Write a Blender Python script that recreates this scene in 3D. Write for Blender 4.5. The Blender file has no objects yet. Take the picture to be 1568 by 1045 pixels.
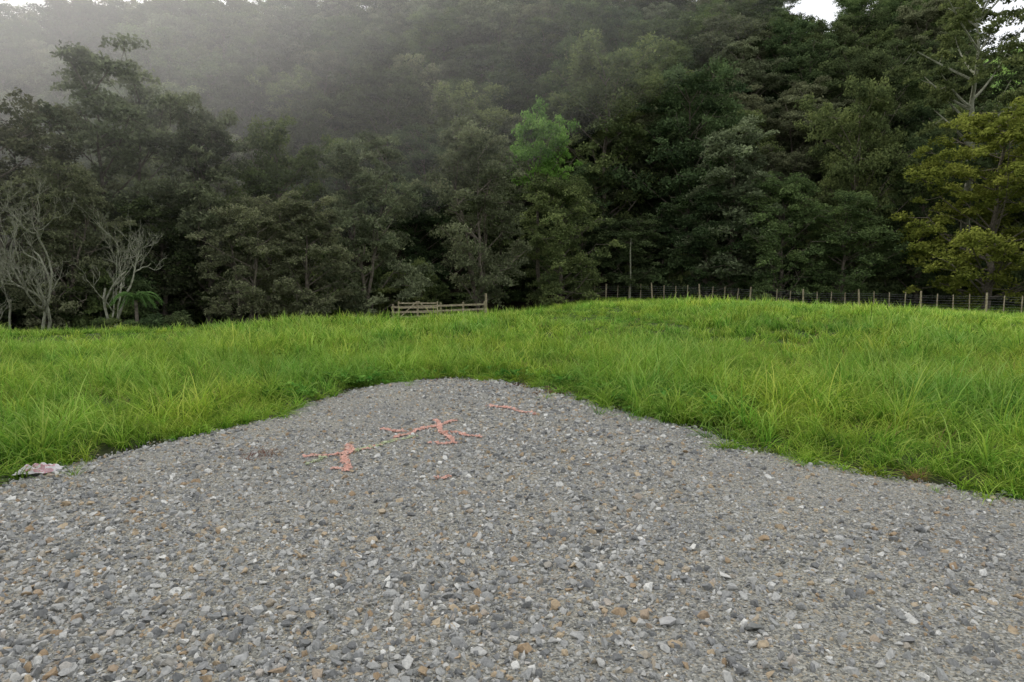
import bpy, bmesh, math, random
import numpy as np
from mathutils import Vector, Matrix
random.seed(3); rng=np.random.default_rng(7)
scene=bpy.context.scene
P=math.radians(5.3); F=1045.0; CH=1.6
def ray(px,py):
    u=(522.5-py)/F
    return np.array([(px-784)/F, math.cos(P)+u*math.sin(P), -math.sin(P)+u*math.cos(P)])
def g(px,py,z=0.0):
    r=ray(px,py); t=(z-CH)/r[2]; return (r[0]*t,r[1]*t)
def at(px,py,y):
    r=ray(px,py); t=y/r[1]; return (r[0]*t,y,CH+r[2]*t)

# ---------------------------------------------------------------- node helpers
def mat(name,rough=0.9,spec=0.2):
    m=bpy.data.materials.new(name); m.use_nodes=True
    nt=m.node_tree; b=nt.nodes['Principled BSDF']
    b.inputs['Roughness'].default_value=rough
    b.inputs['Specular IOR Level'].default_value=spec
    return m,nt,b
def N(nt,t,**kw):
    n=nt.nodes.new(t)
    for k,v in kw.items(): setattr(n,k,v)
    return n
def ramp(nt,fac,stops,interp='LINEAR'):
    r=N(nt,'ShaderNodeValToRGB'); cr=r.color_ramp; cr.interpolation=interp
    while len(cr.elements)<len(stops): cr.elements.new(0.5)
    for e,(p,c) in zip(cr.elements,stops): e.position=p; e.color=(*c,1)
    nt.links.new(fac,r.inputs[0]); return r.outputs[0]
def noise(nt,scale,detail=4,vec=None,rough=0.55):
    n=N(nt,'ShaderNodeTexNoise'); n.inputs['Scale'].default_value=scale; n.inputs['Detail'].default_value=detail
    n.inputs['Roughness'].default_value=rough
    if vec is not None: nt.links.new(vec,n.inputs['Vector'])
    return n.outputs['Fac']
def mixc(nt,fac,a,b,mode='MIX'):
    n=N(nt,'ShaderNodeMix',data_type='RGBA',blend_type=mode)
    for s,v in ((n.inputs[0],fac),(n.inputs[6],a),(n.inputs[7],b)):
        if isinstance(v,bpy.types.NodeSocket): nt.links.new(v,s)
        elif isinstance(v,tuple): s.default_value=(*v,1)
        else: s.default_value=v
    return n.outputs[2]
def math_(nt,op,a,b=0.0,c=None):
    n=N(nt,'ShaderNodeMath',operation=op)
    for i,v in enumerate((a,b,c)):
        if v is None: continue
        if isinstance(v,bpy.types.NodeSocket): nt.links.new(v,n.inputs[i])
        else: n.inputs[i].default_value=v
    return n.outputs[0]
def attr(nt,name): return N(nt,'ShaderNodeAttribute',attribute_name=name).outputs['Fac']
def pos(nt): return N(nt,'ShaderNodeNewGeometry').outputs['Position']
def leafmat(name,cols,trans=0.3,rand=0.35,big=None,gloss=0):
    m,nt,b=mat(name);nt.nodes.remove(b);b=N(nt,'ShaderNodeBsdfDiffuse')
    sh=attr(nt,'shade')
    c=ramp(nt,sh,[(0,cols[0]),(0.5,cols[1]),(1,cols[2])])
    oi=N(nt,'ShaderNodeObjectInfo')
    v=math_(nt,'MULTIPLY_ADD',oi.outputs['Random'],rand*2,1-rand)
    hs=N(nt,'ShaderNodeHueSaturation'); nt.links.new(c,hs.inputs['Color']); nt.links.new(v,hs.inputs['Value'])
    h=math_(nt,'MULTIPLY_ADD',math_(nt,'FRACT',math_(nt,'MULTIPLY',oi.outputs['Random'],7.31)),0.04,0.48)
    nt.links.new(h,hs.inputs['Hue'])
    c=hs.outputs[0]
    if big: 
        n=noise(nt,big[0],3,pos(nt),.65); f=ramp(nt,n,[(0.38,(0,0,0)),(0.62,(1,1,1))])
        c=mixc(nt,f,mixc(nt,1.0,c,big[2],'MULTIPLY'),mixc(nt,1.0,c,big[1],'MULTIPLY'))
    nt.links.new(c,b.inputs['Color'])
    tr=N(nt,'ShaderNodeBsdfTranslucent'); nt.links.new(c,tr.inputs['Color'])
    mx=N(nt,'ShaderNodeMixShader'); mx.inputs[0].default_value=trans
    nt.links.new(b.outputs[0],mx.inputs[1]); nt.links.new(tr.outputs[0],mx.inputs[2])
    out=mx.outputs[0]
    nt.links.new(out,nt.nodes['Material Output'].inputs['Surface'])
    return m

# ---------------------------------------------------------------- mesh helpers
def mk_mesh(name,V,Q,mi=None,shade=None,mats=(),smooth=False):
    V=np.asarray(V,dtype=np.float32); Q=np.asarray(Q,dtype=np.int32)
    me=bpy.data.meshes.new(name); k=Q.shape[1]; n=len(Q)
    me.vertices.add(len(V)); me.vertices.foreach_set('co',V.ravel())
    me.loops.add(n*k); me.loops.foreach_set('vertex_index',Q.ravel())
    me.polygons.add(n); me.polygons.foreach_set('loop_start',np.arange(0,n*k,k,dtype=np.int32))
    for m in mats: me.materials.append(m)
    if mi is not None: me.polygons.foreach_set('material_index',np.asarray(mi,dtype=np.int32))
    me.polygons.foreach_set('use_smooth',np.full(n,smooth))
    me.update(calc_edges=True)
    if shade is not None:
        a=me.attributes.new('shade','FLOAT','POINT'); a.data.foreach_set('value',np.asarray(shade,dtype=np.float32))
    return me
class B:
    def __init__(s): s.V=[];s.Q=[];s.M=[];s.S=[];s.n=0
    def add(s,V,Q,m,sh):
        V=np.asarray(V);Q=np.asarray(Q)
        s.V.append(V);s.Q.append(Q+s.n);s.M.append(np.full(len(Q),m));s.S.append(np.broadcast_to(sh,(len(V),)).copy());s.n+=len(V)
    def mesh(s,name,mats,smooth=False):
        return mk_mesh(name,np.concatenate(s.V),np.concatenate(s.Q),np.concatenate(s.M),np.concatenate(s.S),mats,smooth)
    def tube(s,pts,rad,m=0,k=6,sh=0.5):
        pts=np.asarray(pts,float);n=len(pts)
        T=np.gradient(pts,axis=0);T/=np.linalg.norm(T,axis=1,keepdims=True)+1e-9
        ref=np.array([1.0,0,0]) if abs(T[0][0])<0.7 else np.array([0,1.0,0])
        U=np.cross(T,ref);U/=np.linalg.norm(U,axis=1,keepdims=True)+1e-9
        W=np.cross(T,U);a=np.linspace(0,2*np.pi,k,endpoint=False)
        V=pts[:,None]+np.asarray(rad)[:,None,None]*(np.cos(a)[None,:,None]*U[:,None]+np.sin(a)[None,:,None]*W[:,None])
        i=np.arange(n-1)[:,None]*k;j=np.arange(k)[None];j2=(j+1)%k
        Q=np.stack([i+j,i+j2,i+k+j2,i+k+j],-1).reshape(-1,4)
        s.add(V.reshape(-1,3),Q,m,sh)
    def leaves(s,C,size,m=1,sh=0.5,up=0.5,aspect=0.5,r=rng):
        n=len(C);nr=r.normal(size=(n,3));nr[:,2]+=up*np.sign(nr[:,2])*1.5
        nr/=np.linalg.norm(nr,axis=1,keepdims=True)
        u=np.cross(nr,r.normal(size=(n,3)));u/=np.linalg.norm(u,axis=1,keepdims=True)
        v=np.cross(nr,u);sz=np.asarray(size).reshape(-1,1)*np.ones((n,1))
        V=np.stack([C-u*sz,C+v*sz*aspect,C+u*sz,C-v*sz*aspect],1).reshape(-1,3)
        Q=np.arange(4*n).reshape(-1,4)
        s.add(V,Q,m,np.repeat(np.broadcast_to(sh,(n,)),4))
    def box(s,c,d,m=0,rot=0,sh=0.5,tilt=0):
        x,y,z=[q/2 for q in d]
        V=np.array([[-x,-y,-z],[x,-y,-z],[x,y,-z],[-x,y,-z],[-x,-y,z],[x,-y,z],[x,y,z],[-x,y,z]])
        R=np.array(Matrix.Rotation(rot,3,'Z')@Matrix.Rotation(tilt,3,'Y'))
        Q=[[0,3,2,1],[4,5,6,7],[0,1,5,4],[1,2,6,5],[2,3,7,6],[3,0,4,7]]
        s.add(V@R.T+np.array(c),Q,m,sh)
def link(name,me,loc=(0,0,0),rot=(0,0,0),scl=(1,1,1),parent=None):
    o=bpy.data.objects.new(name,me);o.location=loc;o.rotation_euler=rot;o.scale=scl
    scene.collection.objects.link(o)
    if parent: o.parent=parent
    return o
def instancer(name,pts,rot,scl,idx,meshes):
    col=bpy.data.collections.new(name+'_src')
    for i,m in enumerate(meshes):
        col.objects.link(bpy.data.objects.new('%s_part_%02d'%(name,i),m))
    n=len(pts);me=bpy.data.meshes.new(name);me.vertices.add(n)
    me.vertices.foreach_set('co',np.asarray(pts,dtype=np.float32).ravel())
    scl=np.asarray(scl,dtype=np.float32)
    if scl.ndim==1: scl=np.repeat(scl[:,None],3,1)
    for nm,arr in (('rot',rot),('scl',scl)):
        a=me.attributes.new(nm,'FLOAT_VECTOR','POINT');a.data.foreach_set('vector',np.asarray(arr,dtype=np.float32).ravel())
    a=me.attributes.new('idx','INT','POINT');a.data.foreach_set('value',np.asarray(idx,dtype=np.int32))
    o=link(name,me)
    ng=bpy.data.node_groups.new(name,'GeometryNodeTree')
    ng.interface.new_socket('Geometry',in_out='INPUT',socket_type='NodeSocketGeometry')
    ng.interface.new_socket('Geometry',in_out='OUTPUT',socket_type='NodeSocketGeometry')
    gi=ng.nodes.new('NodeGroupInput');go=ng.nodes.new('NodeGroupOutput')
    ip=ng.nodes.new('GeometryNodeInstanceOnPoints');ci=ng.nodes.new('GeometryNodeCollectionInfo')
    ci.inputs['Collection'].default_value=col;ci.inputs['Separate Children'].default_value=True;ci.inputs['Reset Children'].default_value=True
    ip.inputs['Pick Instance'].default_value=True
    def na(nm,t):
        q=ng.nodes.new('GeometryNodeInputNamedAttribute');q.data_type=t;q.inputs['Name'].default_value=nm;return q.outputs[0]
    L=ng.links.new
    L(gi.outputs[0],ip.inputs['Points']);L(ci.outputs[0],ip.inputs['Instance'])
    L(na('idx','INT'),ip.inputs['Instance Index']);L(na('rot','FLOAT_VECTOR'),ip.inputs['Rotation']);L(na('scl','FLOAT_VECTOR'),ip.inputs['Scale'])
    L(ip.outputs[0],go.inputs[0])
    md=o.modifiers.new('scatter','NODES');md.node_group=ng
    return o

# ---------------------------------------------------------------- terrain
def sm(t): t=np.clip(t,0,1);return t*t*(3-2*t)
def wob(x,y,s,seed=0):
    r=np.random.default_rng(seed);o=0
    for i in range(7):
        a=r.uniform(0,6.28);f=s*r.uniform(0.5,1.9);o=o+np.sin((x*math.cos(a)+y*math.sin(a))*f+r.uniform(0,6.28))
    return o/4.0
EDGE_PX=[(-420,905),(-160,800),(0,745),(100,714),(220,687),(330,660),(400,642),(470,617),(560,594),(640,583),(700,580),(760,583),(860,600),(950,630),(1060,655),(1140,685),(1250,708),(1400,738),(1568,766),(1750,800),(2050,880)]
poly=[g(*p) for p in EDGE_PX]+[(9,-14),(-9,-14)]
poly=np.array(poly)
def sdist(x,y):
    x=np.asarray(x,float);y=np.asarray(y,float)
    d=np.full(x.shape,1e9);ins=np.zeros(x.shape,bool);n=len(poly)
    for i in range(n):
        a=poly[i];b=poly[(i+1)%n];e=b-a;L=e@e
        t=np.clip(((x-a[0])*e[0]+(y-a[1])*e[1])/L,0,1)
        d=np.minimum(d,np.hypot(x-a[0]-t*e[0],y-a[1]-t*e[1]))
        c=((a[1]>y)!=(b[1]>y))&(x<(e[0])*(y-a[1])/(e[1]+1e-12)+a[0]);ins^=c
    return np.where(ins,-d,d)
def H(x,y):
    x=np.asarray(x,float);y=np.asarray(y,float)
    s=sdist(x,y)
    z=-0.38*sm((-x-1)/15)*sm((y-8)/14)
    yc=24+10*sm((x+4)/12)
    lim=1.6-1.35*sm((x+3)/12)-.55*np.exp(-((x+6)/4.5)**2)
    z=z-np.minimum(0.11*np.maximum(y-yc,0),lim)
    z=z+0.28*np.exp(-((x-7)/9)**2-((y-32)/11)**2)
    z=z-0.5*sm((x-14)/14)*sm((y-14)/20)
    z=z+sm(s/3)*0.08*wob(x,y,0.5,5)*np.where(y>58,0,1)
    hy=y-62-4*wob(x,0*y,0.05,9)
    top=50+6*np.exp(-((x+0)/50)**2)-9*sm((x-70)/14)-8*sm((-x-72)/12)
    hill=np.maximum(hy,0)*0.76
    hill=top*np.tanh(hill/top*1.05)
    hill=hill-13*np.exp(-((x-.427*y)/4.5)**2)*sm((y-92)/16)
    z=z+hill+np.where(y>62,1.0,0)*0.6*wob(x,y,0.2,11)*sm((y-62)/10)
    z=z+13*np.exp(-((x-112)/24)**2-((y-150)/26)**2)
    z=z+0.02*sm((s-0.1)/1.0)
    return z
xs=np.unique(np.concatenate([np.linspace(-400,-60,18),np.linspace(-60,-15,60),np.linspace(-15,15,121),np.linspace(15,60,60),np.linspace(60,130,30),np.linspace(130,400,20)]))
ys=np.unique(np.concatenate([np.linspace(-200,-5,12),np.linspace(-5,20,101),np.linspace(20,70,90),np.linspace(70,220,80),np.linspace(220,700,14)]))
X,Y=np.meshgrid(xs,ys);Z=H(X,Y)
nx,ny=len(xs),len(ys)
i=np.arange(ny-1)[:,None]*nx+np.arange(nx-1)[None];Q=np.stack([i,i+1,i+1+nx,i+nx],-1).reshape(-1,4)
forest=sm((Y-56-3*wob(X,Y,0.2,3))/4)
forest=np.maximum(forest,sm((Y-40)/5)*sm((-X-2)/4)*(Y<160))
forest=np.maximum(forest,sm((-X-22)/5)*sm((Y-30)/4))
forest=np.maximum(forest,.7*(1-sm((sdist(X,Y)-.05)/.7)))
past=sm((X-.62*Y)/5)*sm((Y-92)/8)
forest=forest*(1-past)-past
m_gr,nt,b=mat('ground_soil_and_turf')
p=pos(nt)
turf=ramp(nt,noise(nt,22,6,p,.7),[(0.3,(0.022,0.035,0.008)),(0.7,(0.08,0.14,0.022))])
soil=ramp(nt,noise(nt,9,6,p,.7),[(0.3,(0.014,0.012,0.007)),(0.7,(0.055,0.046,0.028))])
pasture=ramp(nt,noise(nt,.4,6,p,.6),[(0.35,(0.10,0.20,0.03)),(0.65,(0.19,0.31,0.055))])
fa=attr(nt,'shade')
c=mixc(nt,math_(nt,'MAXIMUM',fa,0.0),turf,soil);c=mixc(nt,math_(nt,'MAXIMUM',math_(nt,'MULTIPLY',fa,-1.0),0.0),c,pasture)
nt.links.new(c,b.inputs['Base Color'])
bp=N(nt,'ShaderNodeBump');bp.inputs['Distance'].default_value=0.06;nt.links.new(noise(nt,14,6,p,.7),bp.inputs['Height']);nt.links.new(bp.outputs[0],b.inputs['Normal'])
link('ground',mk_mesh('ground',np.stack([X,Y,Z],-1).reshape(-1,3),Q,None,forest.ravel(),[m_gr],True))

# ---------------------------------------------------------------- gravel
def GZ(x,y): return 0.03+0.018*wob(x,y,1.6,21)+0.012*wob(x,y,4.5,22)
gx=np.arange(-13,13.01,0.1);gy=np.arange(-14,12.01,0.1)
X,Y=np.meshgrid(gx,gy);S=sdist(X,Y);Z=np.where(S<0,GZ(X,Y)*np.clip(-S/0.3,0,1)+0.004,0.004)
nx,ny=len(gx),len(gy)
i=np.arange(ny-1)[:,None]*nx+np.arange(nx-1)[None];Q=np.stack([i,i+1,i+1+nx,i+nx],-1).reshape(-1,4)
cs=S.ravel()[Q].max(1);Q=Q[cs<0.05]
m_gv,nt,b=mat('gravel_fines',0.95,0.1);p=pos(nt)
vo=N(nt,'ShaderNodeTexVoronoi');vo.inputs['Scale'].default_value=95;nt.links.new(p,vo.inputs['Vector'])
sep=N(nt,'ShaderNodeSeparateColor');nt.links.new(vo.outputs['Color'],sep.inputs[0])
c1=ramp(nt,sep.outputs[0],[(0,(0.12,0.12,0.11)),(0.45,(0.25,0.25,0.23)),(0.7,(0.35,0.35,0.325)),(0.85,(0.30,0.26,0.19)),(1,(0.48,0.48,0.45))])
c2=ramp(nt,noise(nt,0.9,5,p),[(0.35,(0.9,0.91,0.92)),(0.65,(1.10,1.09,1.03))])
nt.links.new(mixc(nt,1.0,c1,c2,'MULTIPLY'),b.inputs['Base Color'])
bp=N(nt,'ShaderNodeBump');bp.inputs['Distance'].default_value=0.01;bp.inputs['Strength'].default_value=0.8
nt.links.new(vo.outputs['Distance'],bp.inputs['Height']);bp.invert=True;nt.links.new(bp.outputs[0],b.inputs['Normal'])
link('gravel_pad',mk_mesh('gravel_pad',np.stack([X,Y,Z],-1).reshape(-1,3),Q,None,None,[m_gv],True))

def stonemat(name,stops):
    m,nt,b=mat(name,0.8,0.3)
    oi=N(nt,'ShaderNodeObjectInfo');c=ramp(nt,oi.outputs['Random'],stops)
    tc=N(nt,'ShaderNodeTexCoord');n=noise(nt,3,2,tc.outputs['Object'])
    c=mixc(nt,1.0,c,ramp(nt,n,[(0.3,(0.75,0.75,0.75)),(0.7,(1.2,1.19,1.16))]),'MULTIPLY')
    nt.links.new(c,b.inputs['Base Color']);return m
m_st=stonemat('crushed_stone',[(0,(0.15,0.155,0.155)),(0.2,(0.235,0.24,0.24)),(0.42,(0.33,0.335,0.325)),(0.67,(0.46,0.46,0.44)),(0.72,(0.31,0.225,0.14)),(0.80,(0.44,0.36,0.25)),(0.86,(0.27,0.27,0.255)),(1,(0.68,0.68,0.65))])
m_pk=stonemat('pink_spray_paint',[(0,(0.56,0.32,0.26)),(0.5,(0.74,0.43,0.35)),(1,(0.48,0.34,0.29))])
m_ye=stonemat('lime_spray_paint',[(0,(0.35,0.40,0.22)),(1,(0.46,0.50,0.34))])
def stone(name,m,seed):
    r=random.Random(seed);bm=bmesh.new()
    a=(1,r.uniform(0.6,0.95),r.uniform(0.4,0.75))
    for _ in range(12):
        v=Vector([r.gauss(0,1) for _ in range(3)]).normalized()*r.uniform(0.75,1.2)
        bm.verts.new((v.x*a[0],v.y*a[1],v.z*a[2]))
    bmesh.ops.convex_hull(bm,input=bm.verts)
    for v in [v for v in bm.verts if not v.link_faces]: bm.verts.remove(v)
    me=bpy.data.meshes.new(name);bm.to_mesh(me);bm.free();me.materials.append(m);return me
stones=[stone('stone%d'%i,m_st,i) for i in range(10)]
def rand_xy(n,y0,y1,wf,w0):
    y=rng.uniform(y0,y1,n);x=rng.uniform(-1,1,n)*(wf*y1+w0);k=np.abs(x)<(wf*y+w0);return x[k],y[k]
PX=[];PS=[]
for (y0,y1,dens,r0,sg) in ((1.8,4.2,3900,0.0093,0.58),(4.2,7.0,2100,0.0105,0.52),(7.0,12.0,900,0.0125,0.45),(-3,1.8,200,0.012,0.4)):
    w=(0.85*y1+0.6);n=int(dens*(y1-y0)*2*w);x,y=rand_xy(n,y0,y1,0.80,0.8) if y0>0 else (rng.uniform(-5,5,n),rng.uniform(y0,y1,n))
    s=r0*np.exp(rng.normal(0,sg,len(x)))
    zone=0.9+0.22*wob(x,y,0.9,31)+0.3*sm((3.6-y)/1.5)*sm((-x)/3)
    fine=np.clip(wob(x,y,0.8,77),0,1)
    keep=rng.random(len(x))>0.7*fine
    s=np.clip(s*np.clip(zone,0.6,1.4),0,.036)
    k=(sdist(x,y)<0.06*rng.normal(size=len(x))+0.02)&keep
    PX.append(np.stack([x[k],y[k],GZ(x[k],y[k])+0.3*s[k]],1));PS.append(s[k])
PX=np.concatenate(PX);PS=np.concatenate(PS)
n=len(PX)
sd=sdist(PX[:,0],PX[:,1]);PX[:,2]=np.where(sd>-0.3,0.006+(PX[:,2]-0.006)*np.clip(-sd/0.3,0.15,1),PX[:,2])
R=np.stack([rng.normal(0,0.45,n),rng.normal(0,0.45,n),rng.uniform(0,6.28,n)],1)
instancer('gravel_stones',PX,R,PS,rng.integers(0,10,n),stones)
def rock(name,px,py,size,m,seed):
    x,y=g(px,py);me=stone(name,m,seed)
    return link(name,me,(x,y,GZ(x,y)+size*0.35),(0.1,0.2,seed),(size,size,size*0.8))
m_rk,nt,b=mat('rock_grey',0.85);nt.links.new(ramp(nt,noise(nt,30,5,pos(nt)),[(0.3,(0.28,0.28,0.28)),(0.7,(0.46,0.46,0.44))]),b.inputs['Base Color'])
m_rk2,nt,b=mat('rock_dark',0.85);nt.links.new(ramp(nt,noise(nt,30,5,pos(nt)),[(0.3,(0.13,0.14,0.13)),(0.7,(0.24,0.24,0.23))]),b.inputs['Base Color'])
rock('rock',1022,965,0.055,m_rk,101);rock('rock',112,862,0.06,m_rk2,102);rock('rock',1155,975,0.045,m_rk2,103);rock('rock',372,1020,0.038,m_rk,104);rock('rock',985,845,0.035,m_rk,105)
def paint(name,segs,m,dens=1.0):
    ps=[];ss=[]
    for a,b_,w in segs:
        A=np.array(g(*a));Bq=np.array(g(*b_));L=np.linalg.norm(Bq-A);n=int(L*1250*dens*w/0.04)
        t=rng.random(n);d=(Bq-A)/L;q=A+np.outer(t,Bq-A)+np.outer(rng.normal(0,w*0.4,n)+.02*np.sin(t*9),[-d[1],d[0]])
        k=rng.random(n)<0.5+0.5*np.clip(0.5+wob(q[:,0],q[:,1],14,55),0,1);q=q[k]
        s=0.0102*np.exp(rng.normal(0,0.4,len(q)));ps.append(np.stack([q[:,0],q[:,1],GZ(q[:,0],q[:,1])+0.013+0.3*s],1));ss.append(s)
    p=np.concatenate(ps);s=np.concatenate(ss);n=len(p)
    sc=np.stack([s,s,s*0.6],1)
    instancer(name,p,np.stack([rng.normal(0,.3,n),rng.normal(0,.3,n),rng.uniform(0,6.28,n)],1),sc,rng.integers(0,4,n),[stone('ps%s%d'%(name,i),m,40+i) for i in range(4)])
paint('pink_paint_marking',[((465,706),(537,700),.035),((533,686),(529,724),.04),((505,722),(537,718),.03),((537,698),(585,688),.02),((582,662),(622,664),.035),((605,674),(645,660),.035),((640,662),(700,650),.04),
  ((665,648),(692,684),.035),((655,684),(700,684),.03),((690,668),(735,676),.03),((745,624),(775,630),.04),((772,628),(822,641),.035),((668,738),(690,734),.03)],m_pk,.85)
paint('lime_paint_marking',[((545,697),(600,682),.045),((600,680),(640,672),.035),((470,718),(500,706),.035)],m_ye,0.45)

# ---------------------------------------------------------------- grass
m_grass=leafmat('grass_blades',[(0.045,0.12,0.014),(0.25,0.43,0.055),(0.58,0.70,0.20)],0.5,0.24,(0.45,(1.2,1.08,0.95),(.76,.88,.95)))  # large noise tint paints sunlit and duller patches into the blade colour
m_dry=leafmat('dry_grass',[(0.2,0.13,0.05),(0.35,0.25,0.12),(0.45,0.35,0.2)],0.3)
m_red=leafmat('dead_reddish_grass',[(0.12,0.05,0.03),(0.2,0.09,0.05),(0.28,0.16,0.09)],0.3)
def tuft(name,nb,rad,L,w,bend,seed,m,lean=0.0,ns=4):
    r=np.random.default_rng(seed);b=B()
    for _ in range(nb):
        a=r.uniform(0,6.28);rr=rad*math.sqrt(r.random());base=np.array([rr*math.cos(a),rr*math.sin(a),-0.02])
        l=L*r.uniform(0.5,1.2);d=r.uniform(0,6.28);dx,dy=math.cos(d),math.sin(d);bd=bend*r.uniform(0.2,1.4)
        t=np.linspace(0,1,ns+1);ang=bd*t**1.3+r.uniform(-.05,.25)
        st=l/ns;xx=np.concatenate([[0],np.cumsum(np.sin(ang[1:])*st)]);zz=np.concatenate([[0],np.cumsum(np.cos(ang[1:])*st)])
        c=base+np.stack([xx*dx+lean*zz,xx*dy,zz],1)
        f=r.uniform(0,3.14);sx,sy=math.cos(f),math.sin(f);ww=w*r.uniform(.6,1.3)*(1-t**2*0.92)/2
        Lp=c+np.stack([-sx*ww,-sy*ww,0*ww],1);Rp=c+np.stack([sx*ww,sy*ww,0*ww],1)
        V=np.stack([Lp,Rp],1).reshape(-1,3);i=np.arange(ns)*2;Qq=np.stack([i,i+1,i+3,i+2],1)
        s0=r.uniform(-.3,.3);b.add(V,Qq,0,np.repeat(np.clip(0.08+0.68*t+s0,0,1),2))  # lit tips and shaded bases painted in as a tone gradient
    return b.mesh(name,[m])
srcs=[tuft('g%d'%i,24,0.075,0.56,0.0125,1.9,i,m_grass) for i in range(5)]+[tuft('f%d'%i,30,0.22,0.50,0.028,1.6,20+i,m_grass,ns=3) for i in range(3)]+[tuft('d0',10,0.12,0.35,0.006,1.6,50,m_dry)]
gp=[];gs=[];gi=[]
def addg(x,y,s,i):
    gp.append(np.stack([x,y,np.where(sdist(x,y)<0,GZ(x,y)*.6,H(x,y))],1));gs.append(s);gi.append(i)
n=int(29*13*46);y=rng.uniform(2.5,15.5,n);x=rng.uniform(-14.5,14.5,n);k=(np.abs(x)<0.80*y+1.5);x=x[k];y=y[k];s=sdist(x,y)
edge=0.16*wob(x,y,3,41)+0.18*wob(x,y,8,42)
k=(s>edge-0.10)&(rng.random(len(x))<1.0-0.4*sm((y-8)/6))&(rng.random(len(x))>.4*np.clip(wob(x,y,1.6,61),0,1)*sm((s-.6)/.6));x=x[k];y=y[k];s=s[k]
hs=(0.68+0.44*wob(x,y,0.9,43)+0.42*wob(x,y,2.6,46)+0.2*rng.normal(size=len(x)));hs=np.maximum(hs,.38)*(0.55+0.45*sm((s+.1)/0.6));hs=np.clip(hs,0.25,1.5)
addg(x,y,np.stack([np.clip(hs,.7,1.25),np.clip(hs,.7,1.25),hs],1),rng.integers(0,5,len(x)))
n=7000;y=rng.uniform(3.5,12,n);x=rng.uniform(-9,9,n);s=sdist(x,y);k=(s<0)&(rng.random(n)<np.exp(s/.14)*.7*np.clip(.6+wob(x,y,5,63),0,1.4));x=x[k];y=y[k];hs=rng.uniform(.15,.5,len(x))
addg(x,y,np.stack([hs*1.3,hs*1.3,hs],1),rng.integers(0,5,len(x)))
n=int(96*47*7.5);y=rng.uniform(13,60,n);x=rng.uniform(-48,48,n);k=(np.abs(x)<0.80*y+2)&(sdist(x,y)>.3);x=x[k];y=y[k]
fo=np.maximum(sm((y-42)/4)*sm((-x-2)/4),sm((-x-22)/5)*sm((y-30)/4));k=(rng.random(len(x))>fo)&(rng.random(len(x))>0.5*sm((y-22)/15));x=x[k];y=y[k]
hs=0.66+0.42*wob(x,y,0.55,44)+0.42*wob(x,y,1.7,47)+0.14*rng.normal(size=len(x));hs*=1-0.6*sm((y-36)/6)*sm((x-6)/5);hs=np.clip(hs,0.2,1.35)
addg(x,y,np.stack([np.clip(hs,.8,1.25),np.clip(hs,.8,1.25),hs],1),rng.integers(5,8,len(x)))
n=500;y=rng.uniform(4,22,n);x=rng.uniform(-14,14,n);k=sdist(x,y)>.5;x=x[k];y=y[k];addg(x,y,np.ones((len(x),3))*1.1,np.full(len(x),8))
gp=np.concatenate(gp);gs=np.concatenate(gs);gi=np.concatenate(gi);n=len(gp)
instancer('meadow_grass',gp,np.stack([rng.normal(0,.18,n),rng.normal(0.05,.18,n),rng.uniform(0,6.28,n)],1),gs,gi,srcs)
for (px,py,s) in ((395,706,1.0),(415,700,.8)):
    x,y=g(px,py);link('dead_grass_tuft',tuft('dead',60,0.16,0.16,0.005,2.6,px,m_red),(x,y,GZ(x,y)+.01),(0,0,0),(s,s,s*.5))
x,y=g(1405,738);link('dry_grass_tuft',tuft('dry',40,0.08,0.3,0.006,2.4,5,m_dry),(x,y,.02),(0,0,0),(1,1,.6))

# weeds
m_weed=leafmat('broad_leaf_weed',[(0.06,0.15,0.02),(0.13,0.29,0.045),(0.22,0.42,0.09)],0.35,0.25)
def weed(seed):
    r=np.random.default_rng(seed);b=B()
    for i in range(14):
        a=r.uniform(0,6.28);l=r.uniform(.04,.09);w=l*r.uniform(.3,.45);e=r.uniform(.1,.9);t=np.linspace(0,1,6)
        hx=t*l*math.cos(e)+.01;hz=t*l*math.sin(e)*1.1-l*.5*t**2+0.02+r.uniform(0,.05)
        ww=w*np.sin(np.pi*np.clip(t*.92+.06,0,1))**.7
        c=np.stack([hx*math.cos(a),hx*math.sin(a),hz],1);sd=np.array([-math.sin(a),math.cos(a),0.15])
        V=np.stack([c-ww[:,None]*sd/1.6,c+ww[:,None]*sd/1.6],1).reshape(-1,3);i2=np.arange(5)*2
        b.add(V,np.stack([i2,i2+1,i2+3,i2+2],1),0,np.clip(.5+r.normal(0,.25),0,1))
    return b.mesh('w',[m_weed],True)
wp=[]
for (px,py,sx,sy,n) in ((1050,624,80,14,320),(1110,642,40,10,140),(960,612,60,8,80),(560,593,80,5,70),(760,583,90,4,40),(450,615,60,6,24),(880,597,50,6,34)):
    for _ in range(n):
        q=g(px+random.gauss(0,sx*.55),py+random.gauss(0,sy*.6)) ; wp.append(q)
wp=np.array(wp);k=sdist(wp[:,0],wp[:,1])>-.14;wp=wp[k];n=len(wp)
instancer('weed_patch',np.stack([wp[:,0],wp[:,1],H(wp[:,0],wp[:,1])+rng.uniform(0,.16,n)],1),np.stack([rng.normal(0,.2,n),rng.normal(0,.2,n),rng.uniform(0,6.28,n)],1),rng.uniform(.6,1.2,n),rng.integers(0,4,n),[weed(i) for i in range(4)])
m_clod=stonemat('soil_clod',[(0,(0.05,0.035,0.02)),(0.5,(0.11,0.07,0.045)),(1,(0.2,0.13,0.08))])
cp=[]
for (px,py,sx,sy,n) in ((625,584,35,4,100),(850,601,35,5,100),(800,592,30,4,60),(500,611,60,6,50),(410,643,30,4,30),(700,586,70,3,60)):
    for _ in range(n): cp.append(g(px+random.gauss(0,sx*.5),py+random.gauss(0,sy*.5)))
cp=np.array(cp);n=len(cp)
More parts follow.
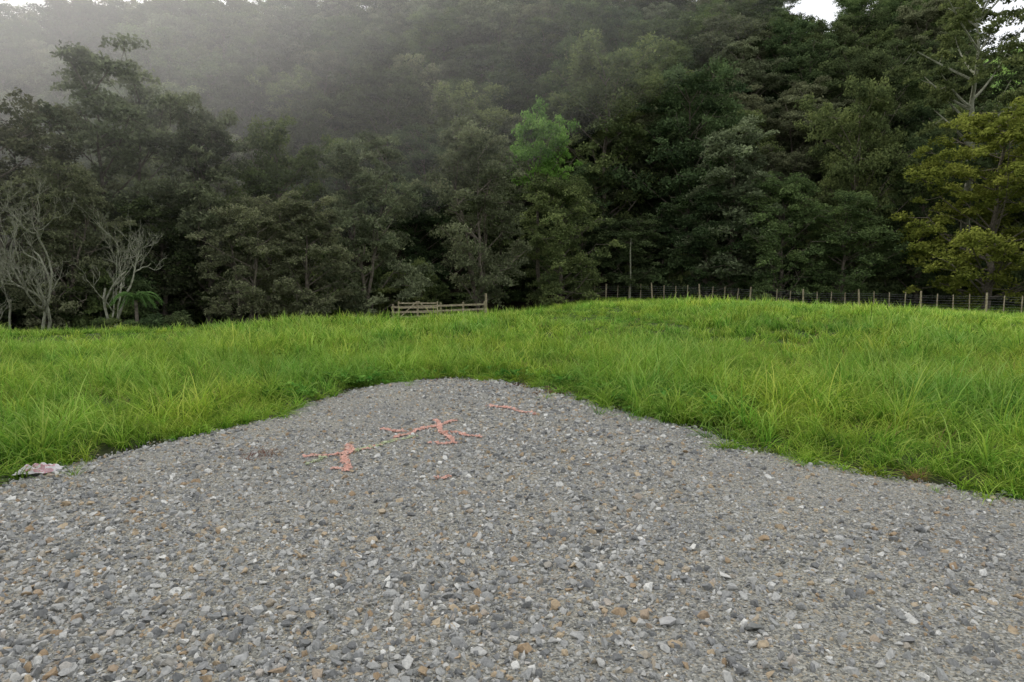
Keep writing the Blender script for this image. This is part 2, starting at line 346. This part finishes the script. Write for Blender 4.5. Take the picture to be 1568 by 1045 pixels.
instancer('soil_clods',np.stack([cp[:,0],cp[:,1],np.full(n,.02)],1),rng.uniform(0,6.28,(n,3)),np.exp(rng.normal(0,.4,n))*.019,rng.integers(0,4,n),[stone('cl%d'%i,m_clod,70+i) for i in range(4)])

# plastic bag litter
m_bag,nt,b=mat('printed_plastic',0.35,0.5)
nt.links.new(ramp(nt,noise(nt,11,2,pos(nt)),[(0.52,(0.62,0.60,0.60)),(0.57,(0.60,0.56,0.56)),(0.59,(0.5,0.24,0.27)),(0.7,(0.55,0.40,0.42))]),b.inputs['Base Color'])
bm=bmesh.new();bmesh.ops.create_grid(bm,x_segments=30,y_segments=18,size=1)
for v in bm.verts:
    x,y=v.co.x,v.co.y;e=1-max(abs(x),abs(y))**4
    v.co=Vector((x*.15+.012*math.sin(y*7),y*.08+.012*math.sin(x*9),0.012+e*(.03+.018*math.sin(x*8+y*5)+.012*math.sin(y*13-x*4)+.008*random.random())))
me=bpy.data.meshes.new('bag');bm.to_mesh(me);bm.free();me.materials.append(m_bag)
x,y=g(60,729);link('plastic_bag',me,(x,y,.03),(0,0,.25))

# ---------------------------------------------------------------- trees
m_bark,nt,b=mat('bark',0.95);nt.links.new(ramp(nt,noise(nt,6,5,pos(nt)),[(0.3,(0.07,0.06,0.045)),(0.7,(0.2,0.175,0.14))]),b.inputs['Base Color'])
m_pale,nt,b=mat('lichen_bark',0.95);nt.links.new(ramp(nt,noise(nt,5,5,pos(nt)),[(0.3,(0.12,0.13,0.08)),(0.7,(0.32,0.32,0.25))]),b.inputs['Base Color'])
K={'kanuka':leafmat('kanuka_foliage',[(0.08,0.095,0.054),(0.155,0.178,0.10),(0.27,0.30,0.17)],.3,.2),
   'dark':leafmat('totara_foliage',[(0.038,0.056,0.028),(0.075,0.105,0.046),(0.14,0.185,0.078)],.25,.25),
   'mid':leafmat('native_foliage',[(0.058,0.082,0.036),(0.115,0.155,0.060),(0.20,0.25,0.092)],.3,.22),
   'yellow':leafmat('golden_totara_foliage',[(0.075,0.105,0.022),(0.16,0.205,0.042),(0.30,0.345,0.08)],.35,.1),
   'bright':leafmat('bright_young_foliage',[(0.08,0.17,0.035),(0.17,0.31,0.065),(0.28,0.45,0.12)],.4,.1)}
def tree(seed,mleaf,h=14.0,R=4.8,base=0.14,nl=34,ppl=5,lpp=230,lsz=0.12,flat=.5,puff=1.0,peak=.45,bark=None,trunk_r=.24,stems=1,top=1.0):
    r=np.random.default_rng(seed);b=B()
    bump=[(r.uniform(0,6.28),r.uniform(.1,.9),r.uniform(.7,1.2)) for _ in range(9)]
    ts=[]
    for s in range(stems):
        a=6.28*s/stems+r.uniform(0,1);sp=(0 if stems==1 else R*.42)
        z=np.linspace(-.5,h*.80,12);wb=np.cumsum(r.normal(0,.13,(12,2)),0);q=np.clip(z/h,0,1)
        tp=np.stack([wb[:,0]+sp*math.cos(a)*q*1.3,wb[:,1]+sp*math.sin(a)*q*1.3,z],1)
        b.tube(tp,trunk_r/(stems**.5)*(1-.9*np.linspace(0,1,12)**1.1)+.012,0,8);ts.append(tp)
    for i in range(nl):
        t=((i+r.random())/nl)**.85;tp=ts[i%stems];a=i*2.4+r.uniform(-.6,.6)
        e=(t-peak)/(1.06-peak) if t>peak else (t-peak)/(peak+.35)
        pr=math.sqrt(max(1-abs(e)**2.2,0.02))
        lob=1+.22*sum(math.cos(a-ba)*math.exp(-((t-bt)/.2)**2)*(bs-.6) for ba,bt,bs in bump)
        rr=R*pr*lob*r.uniform(.5,1.0)
        zt=h*(base+(top-base)*t)
        zs=max(zt-rr*r.uniform(.5,1.0)-.4,h*base*.4);st=np.array([np.interp(zs,tp[:,2],tp[:,0]),np.interp(zs,tp[:,2],tp[:,1]),min(zs,h*.8)])
        en=np.array([rr*math.cos(a),rr*math.sin(a),min(zt,h*top-.4)]);q=np.linspace(0,1,7)[:,None]
        mid=(st+en)/2+np.array([0,0,-.05*rr])+r.normal(0,.3,3)
        lp=(1-q)**2*st+2*q*(1-q)*mid+q**2*en;r0=trunk_r*.34*(1-.6*t)
        b.tube(lp,r0*(1-.85*q[:,0])+.008,0,5)
        for j in range(ppl):
            f=r.uniform(.3,1.0)**.6;c0=(1-f)**2*st+2*f*(1-f)*mid+f**2*en
            off=r.normal(0,1,3)*np.array([.15,.15,.09])*R;c=c0+off
            c[2]=min(max(c[2],h*base*.5),h*top)
            b.tube(np.array([c0,(c0+c)/2+[0,0,-.05],c]),[r0*.28+.006,r0*.2+.005,.006],0,4)
            ps=puff*r.uniform(.5,1.25);n=int(lpp*min((ps/puff)**1.5,1.4))
            d=r.normal(size=(n,3));d/=np.linalg.norm(d,axis=1,keepdims=True);d*=(r.random((n,1))**.4)
            d[:,2]=np.where(d[:,2]<0,d[:,2]*.5,d[:,2])
            lum=1+.3*np.sin(d[:,0]*5+j)*np.sin(d[:,1]*5+i)
            tilt=r.normal(0,.25,2)
            Cc=c+d*np.array([ps,ps,ps*flat])*lum[:,None];Cc[:,2]+=-.25*ps*(d[:,0]**2+d[:,1]**2)+ps*(tilt[0]*d[:,0]+tilt[1]*d[:,1])
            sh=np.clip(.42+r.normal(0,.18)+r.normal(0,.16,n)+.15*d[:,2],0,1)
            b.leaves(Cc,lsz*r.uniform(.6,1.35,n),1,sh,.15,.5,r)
    return b.mesh('tree%d'%seed,[bark or m_bark,mleaf])
V={}
V['k1']=tree(1,K['kanuka'],base=.12,stems=3,trunk_r=.28,flat=.4,lpp=200)
V['k2']=tree(2,K['kanuka'],base=.08,stems=2,nl=36,flat=.35,peak=.35)
V['k3']=tree(3,K['kanuka'],base=.15,nl=34,puff=.85,R=4.4,peak=.3)
V['m1']=tree(4,K['mid'],base=.08,nl=38)
V['m2']=tree(5,K['mid'],base=.06,nl=38,peak=.3,R=5)
V['d1']=tree(6,K['dark'],base=.12,nl=36,peak=.55)
V['d2']=tree(7,K['dark'],base=.08,nl=38,peak=.3)
V['y1']=tree(8,K['yellow'],base=.12,nl=46,R=5,puff=.75,flat=.6,lsz=.11)
V['b1']=tree(9,K['bright'],base=.66,nl=24,ppl=4,lpp=150,flat=.5,puff=.8,R=3.8)
V['pine']=tree(10,K['mid'],h=20,R=4.6,base=.5,nl=20,ppl=4,bark=m_pale,trunk_r=.36,flat=.35,puff=.85)
V['s1']=tree(12,K['mid'],h=4,R=2.2,base=.02,nl=12,ppl=5,lpp=160,puff=.6,trunk_r=.07)
V['s2']=tree(13,K['dark'],h=4,R=2.4,base=.02,nl=12,ppl=5,lpp=160,puff=.6,trunk_r=.07)
HH={'pine':20.,'s1':4.,'s2':4.};RR={'k3':4.4,'m2':5,'y1':5,'pine':4.6,'s1':2.2,'s2':2.4,'b1':3.8}
ti=0
def put(name,v,px,topy,hw,d,rz=None):
    global ti;ti+=1
    x=(px-784)/F*d*1.0;z0=float(H(x,d));top=at(px,topy,d)[2]
    sz=(top-z0)/HH.get(v,14.)/1.0;sw=hw/F*d/RR.get(v,4.8)*.95
    return link(name,V[v],(x,d,z0),(0,0,rz if rz is not None else ti*1.9),(sw,sw,sz))
T=[('kanuka_tree','k1',30,150,130,44),('kanuka_tree','k2',190,75,140,50),('kanuka_tree','k3',320,150,100,47),('kanuka_tree','k1',100,250,90,40),
 ('broadleaf_tree','m1',430,180,90,49),('kanuka_tree','k2',560,205,90,49),('kanuka_tree','k3',480,300,75,44),('kanuka_tree','k1',380,300,80,43),
 ('kanuka_tree','k1',735,182,88,52),('young_bright_tree','b1',826,165,60,59),('broadleaf_tree','m1',920,60,110,68),('totara_tree','m2',855,262,80,57),
 ('totara_tree','d1',1040,95,95,66),('kanuka_tree','k3',1120,195,100,60),('broadleaf_tree','m2',1190,260,75,57),('broadleaf_tree','m1',1305,115,85,60),
 ('totara_tree','d2',1400,215,80,58),('golden_totara_tree','y1',1500,165,130,51),('golden_totara_tree','y1',1680,120,120,49),('tall_totara_tree','pine',1468,-80,110,57),
 ('totara_tree','d1',640,270,75,62),('totara_tree','d2',1080,290,75,60),('totara_tree','d2',260,300,90,46),('kanuka_tree','k2',-120,120,130,44),('totara_tree','d1',970,330,70,62),('broadleaf_tree','m1',1290,290,80,56)]
for t in T: put(*t)
keys=['k2','k3','d1','d2','m1','m2'];fm=[V[k] for k in keys]
fp=[];
yy=66.
while yy<145:
    w=0.80*yy+8;x=-w
    while x<w:
        x+=random.uniform(5.2,8.0);y=yy+random.uniform(-2.4,2.4)
        if x>.64*y and y>84: continue
        if abs(x-.427*y)<3.5 and y>108: continue
        fp.append((x,y))
    yy+=5.6
fp=np.array(fp);n=len(fp)
fh=rng.uniform(.7,1.1,n)
fi=rng.choice([0,1,2,3,4,5],n,p=[.12,.1,.26,.22,.18,.12])
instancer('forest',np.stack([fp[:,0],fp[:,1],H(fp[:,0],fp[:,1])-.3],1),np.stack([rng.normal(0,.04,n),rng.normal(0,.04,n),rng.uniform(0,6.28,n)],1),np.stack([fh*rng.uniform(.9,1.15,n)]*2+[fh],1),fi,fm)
n=260;d=rng.uniform(0,12,n);x=rng.uniform(-58,58,n);fy=np.where(x<-24,38,np.where(x<-4,50,60));yy=fy+d-6*sm((x-18)/20)
instancer('understorey_shrubs',np.stack([x,yy,H(x,yy)-.2],1),np.stack([0*x,0*x,rng.uniform(0,6.28,n)],1),np.stack([rng.uniform(.6,1.3,n)]*2+[rng.uniform(.4,1.2,n)],1),rng.integers(0,2,n),[V['s1'],V['s2']])

# bare lichen-covered trees
def deadtree(seed,h,r0,m,spread=.6,depth=6):
    r=np.random.default_rng(seed);b=B()
    def br(p,d,L,rad,k):
        n=6;pts=[p];dd=d.copy()
        for _ in range(n):
            dd=dd+r.normal(0,.2,3)+np.array([0,0,.07]);dd/=np.linalg.norm(dd);pts.append(pts[-1]+dd*L/n)
        b.tube(pts,np.linspace(rad,rad*.62,n+1),0,6 if k>3 else 4)
        if k==0: return
        for i in range(2 if r.random()<.55 else 3):
            nd=dd+r.normal(0,spread,3);nd[2]=abs(nd[2])*.8+.15;nd/=np.linalg.norm(nd)
            j=r.integers(2,n+1);br(pts[j],nd,L*r.uniform(.55,.85),max(rad*.6,.007),k-1)
    for s in range(2): br(np.array([s*.3,0,-.3]),np.array([r.normal(0,.25),r.normal(0,.25),1.]),h*.36,r0,depth)
    return b.mesh('dead%d'%seed,[m])
for (px,topy,d,seed,s2) in ((60,262,36,1,.75),(165,300,35,2,.7),(10,340,37,3,.6)):
    x=(px-784)/F*d;z0=float(H(x,d));h=at(px,topy,d)[2]-z0
    me=deadtree(seed,h,.095,m_pale);zz=max(v.co.z for v in me.vertices);s=h/zz
    link('bare_tree',me,(x,d,z0),(0,0,seed),(s*s2,s*s2,s))
m_fern=leafmat('fern_fronds',[(0.05,0.11,0.03),(0.10,0.20,0.06),(0.16,0.29,0.09)],.35,.05)
b=B();b.tube([[0,0,-.4],[.05,0,1],[0,.05,2.0]],[.14,.1,.09],0,8)
for i in range(20):
    a=i*2.4+random.uniform(-.1,.1);L=random.uniform(1.0,1.6);t=np.linspace(0,1,22);up=random.uniform(.2,.6)
    c=np.stack([t*L*math.cos(a),t*L*math.sin(a),2.0+up*np.sin(t*2.2)-.6*t**2.4],1);b.tube(c[::3],[.02]*len(c[::3]),1,4)
    sd=np.array([-math.sin(a),math.cos(a),0]);ax=np.array([math.cos(a),math.sin(a),0])
    for k in range(1,22):
        w=.34*math.sin(math.pi*min(.12+t[k]*.88,1))**.6+.02
        for s in (-1,1):
            tip=c[k]+s*sd*w+ax*.1-np.array([0,0,.06]);b.add([c[k]-ax*.035,c[k]+ax*.035,tip+ax*.015,tip-ax*.015],[[0,1,2,3]],1,random.uniform(.3,.8))
x=(208-784)/F*34.3;z=float(H(x,34.3));link('tree_fern',b.mesh('fern',[m_bark,m_fern]),(x,34.3,z-.1),(0,0,0),(.85,.85,.75*(at(205,422,34.3)[2]-z)/2.3))
xx=np.array([x-1.2,x+.9,x+.1,x+1.8,x-2.3]);yy=np.array([34.2,34.2,33.4,35,35])
instancer('shrub_clump',np.stack([xx,yy,H(xx,yy)-.3],1),np.zeros((5,3)),np.array([.36,.38,.32,.42,.38]),[0,1,0,1,0],[V['s1'],V['s2']])
b=B();x=(960-784)/F*60;b.tube([[0,0,-.3],[.03,0,2],[-.03,0,4],[0.02,0,5.2]],[.07,.06,.05,.03],0,6,.5)
link('bare_tree',b.mesh('stem',[m_pale]),(x,58.6,float(H(x,58.6))))

# ---------------------------------------------------------------- fences
m_wood,nt,b=mat('weathered_fence_timber',0.9);nt.links.new(ramp(nt,noise(nt,7,5,pos(nt)),[(0.3,(0.2,0.17,0.10)),(0.7,(0.45,0.40,0.27))]),b.inputs['Base Color'])
m_wire,nt,b=mat('galvanised_wire',0.5);b.inputs['Base Color'].default_value=(.3,.3,.3,1)
path=[((860-784)/F*60,61),((1000-784)/F*58,59),((1250-784)/F*53,53.5),((1450-784)/F*48,48),((1600-784)/F*44,43),((1800-784)/F*38,36)]
path=np.array(path);seg=np.hypot(*np.diff(path,axis=0).T);cum=np.concatenate([[0],np.cumsum(seg)])
b=B();s=0;k=0;tops=[]
while s<cum[-1]:
    x=np.interp(s,cum,path[:,0]);y=np.interp(s,cum,path[:,1]);z=float(H(x,y));big=(k%4==0)
    hh=1.38 if big else 1.2;rr=.07 if big else .038
    tl=random.gauss(0,.04);b.tube([[x,y,z-.3],[x+tl*.5,y,z+hh*.5],[x+tl,y,z+hh*random.uniform(.93,1.07)]],[rr,rr,rr*.92],0,7)
    b.box((x+tl,y,z+hh*.93),(rr*1.2,rr*1.2,.05));tops.append((x,y,z));s+=1.0;k+=1
tops=np.array(tops)
for hz in (.2,.38,.56,.74,.92,1.06): b.tube(tops+[0,-.05,hz],[.004]*len(tops),1,4)
link('post_and_wire_fence',b.mesh('fence',[m_wood,m_wire]))
def railfence(a,c,d0,d1,nposts,hh=1.05):
    b=B();xa=(a-784)/F*d0;xc=(c-784)/F*d1;A=np.array([xa,d0,float(H(xa,d0))]);C=np.array([xc,d1,float(H(xc,d1))])
    for i in range(nposts):
        p=A+(C-A)*i/(nposts-1);b.tube([p-[0,0,.3],p+[0,0,hh+.1]],[.08,.075],0,8);b.box(p+[0,0,hh+.1],(.1,.1,.02))
    L=np.linalg.norm((C-A)[:2]);rz=math.atan2(C[1]-A[1],C[0]-A[0]);tl=-math.atan2(C[2]-A[2],L)
    for h in (.25,.6,.95): b.box((A+C)/2+[0.0,-.1,h],(L+.2,.045,.13),0,rz,.5,tl)
    return b,A,C
b,A,C=railfence(602,742,46,50,5)
b.tube([C+[.1,0,-.3],C+[.1,0,1.75]],[.1,.09],0,8)
link('timber_rail_fence',b.mesh('railfence',[m_wood]))
b=B();xa=(640-784)/F*45.5;z=float(H(xa,45.5));
for h in (.15,.45,.75,1.05): b.box((xa,45.5,z+h),(2.6,.04,.09),0,.1)
for dx in (-1.3,0,1.3): b.box((xa+dx,45.55,z+.6),(.09,.04,1.15),0,.1)
b.box((xa-.65,45.44,z+.62),(1.6,.03,.08),0,.1,.5,-.75);b.box((xa+.65,45.46,z+.62),(1.6,.03,.08),0,.1,.5,.75)
link('wooden_gate',b.mesh('gate',[m_wood]))

# ---------------------------------------------------------------- added haze volumes standing in for lens glare, upper left (nested shells)
mm=bpy.data.materials.new('glare_haze_thin');mm.use_nodes=True;nt=mm.node_tree;nt.nodes.remove(nt.nodes['Principled BSDF'])
vs=N(nt,'ShaderNodeVolumeScatter');vs.inputs['Density'].default_value=.0020;vs.inputs['Anisotropy'].default_value=0.65;vs.inputs['Color'].default_value=(.99,.99,1,1)
nt.links.new(vs.outputs[0],nt.nodes['Material Output'].inputs['Volume'])
mroot=link('glare_haze',None)
for i,k in enumerate((1.75,1.4,1.15,.95,.78,.62,.46)):
    bm=bmesh.new();bmesh.ops.create_icosphere(bm,subdivisions=4,radius=1)
    for v in bm.verts: v.co*=1+.07*math.sin(v.co.x*3+i*2.1)*math.sin(v.co.z*3.5+i)+.04*math.sin(v.co.y*6+i*1.3)
    me=bpy.data.meshes.new('glare_haze%d'%i);bm.to_mesh(me);bm.free();me.materials.append(mm);me.polygons.foreach_set('use_smooth',[True]*len(me.polygons))
    link('glare_haze_shell_%d'%i,me,(-54+i*1.8,46-i*1.2,37),(0,0,0),(48*k,28*min(k,1.1),29*min(k,1.3)),mroot)

# ---------------------------------------------------------------- light
w=bpy.data.worlds.new('World');scene.world=w;w.use_nodes=True;nt=w.node_tree
bg=nt.nodes['Background'];sk=N(nt,'ShaderNodeTexSky',sky_type='NISHITA');sk.sun_disc=False
EL,AZ=math.radians(47),math.radians(-38)
sk.sun_elevation=EL;sk.sun_rotation=AZ;sk.dust_density=4;sk.air_density=1
nt.links.new(mixc(nt,0.75,sk.outputs[0],(9.2,9.2,9.2)),bg.inputs['Color']);bg.inputs['Strength'].default_value=0.15
sl=bpy.data.lights.new('sun','SUN');sl.energy=3.2;sl.angle=math.radians(12);sl.color=(1,.96,.89)
so=link('sun',sl);d=Vector((math.sin(AZ)*math.cos(EL),math.cos(AZ)*math.cos(EL),math.sin(EL)))
so.rotation_euler=d.to_track_quat('Z','Y').to_euler()
scene.view_settings.view_transform='Standard';scene.view_settings.look='None';scene.view_settings.exposure=0
cd=bpy.data.cameras.new('camera');co=link('camera',cd,(0,0,CH),(math.radians(90)-P,0,0));cd.lens=24;cd.sensor_width=36;cd.clip_end=2000
scene.camera=co
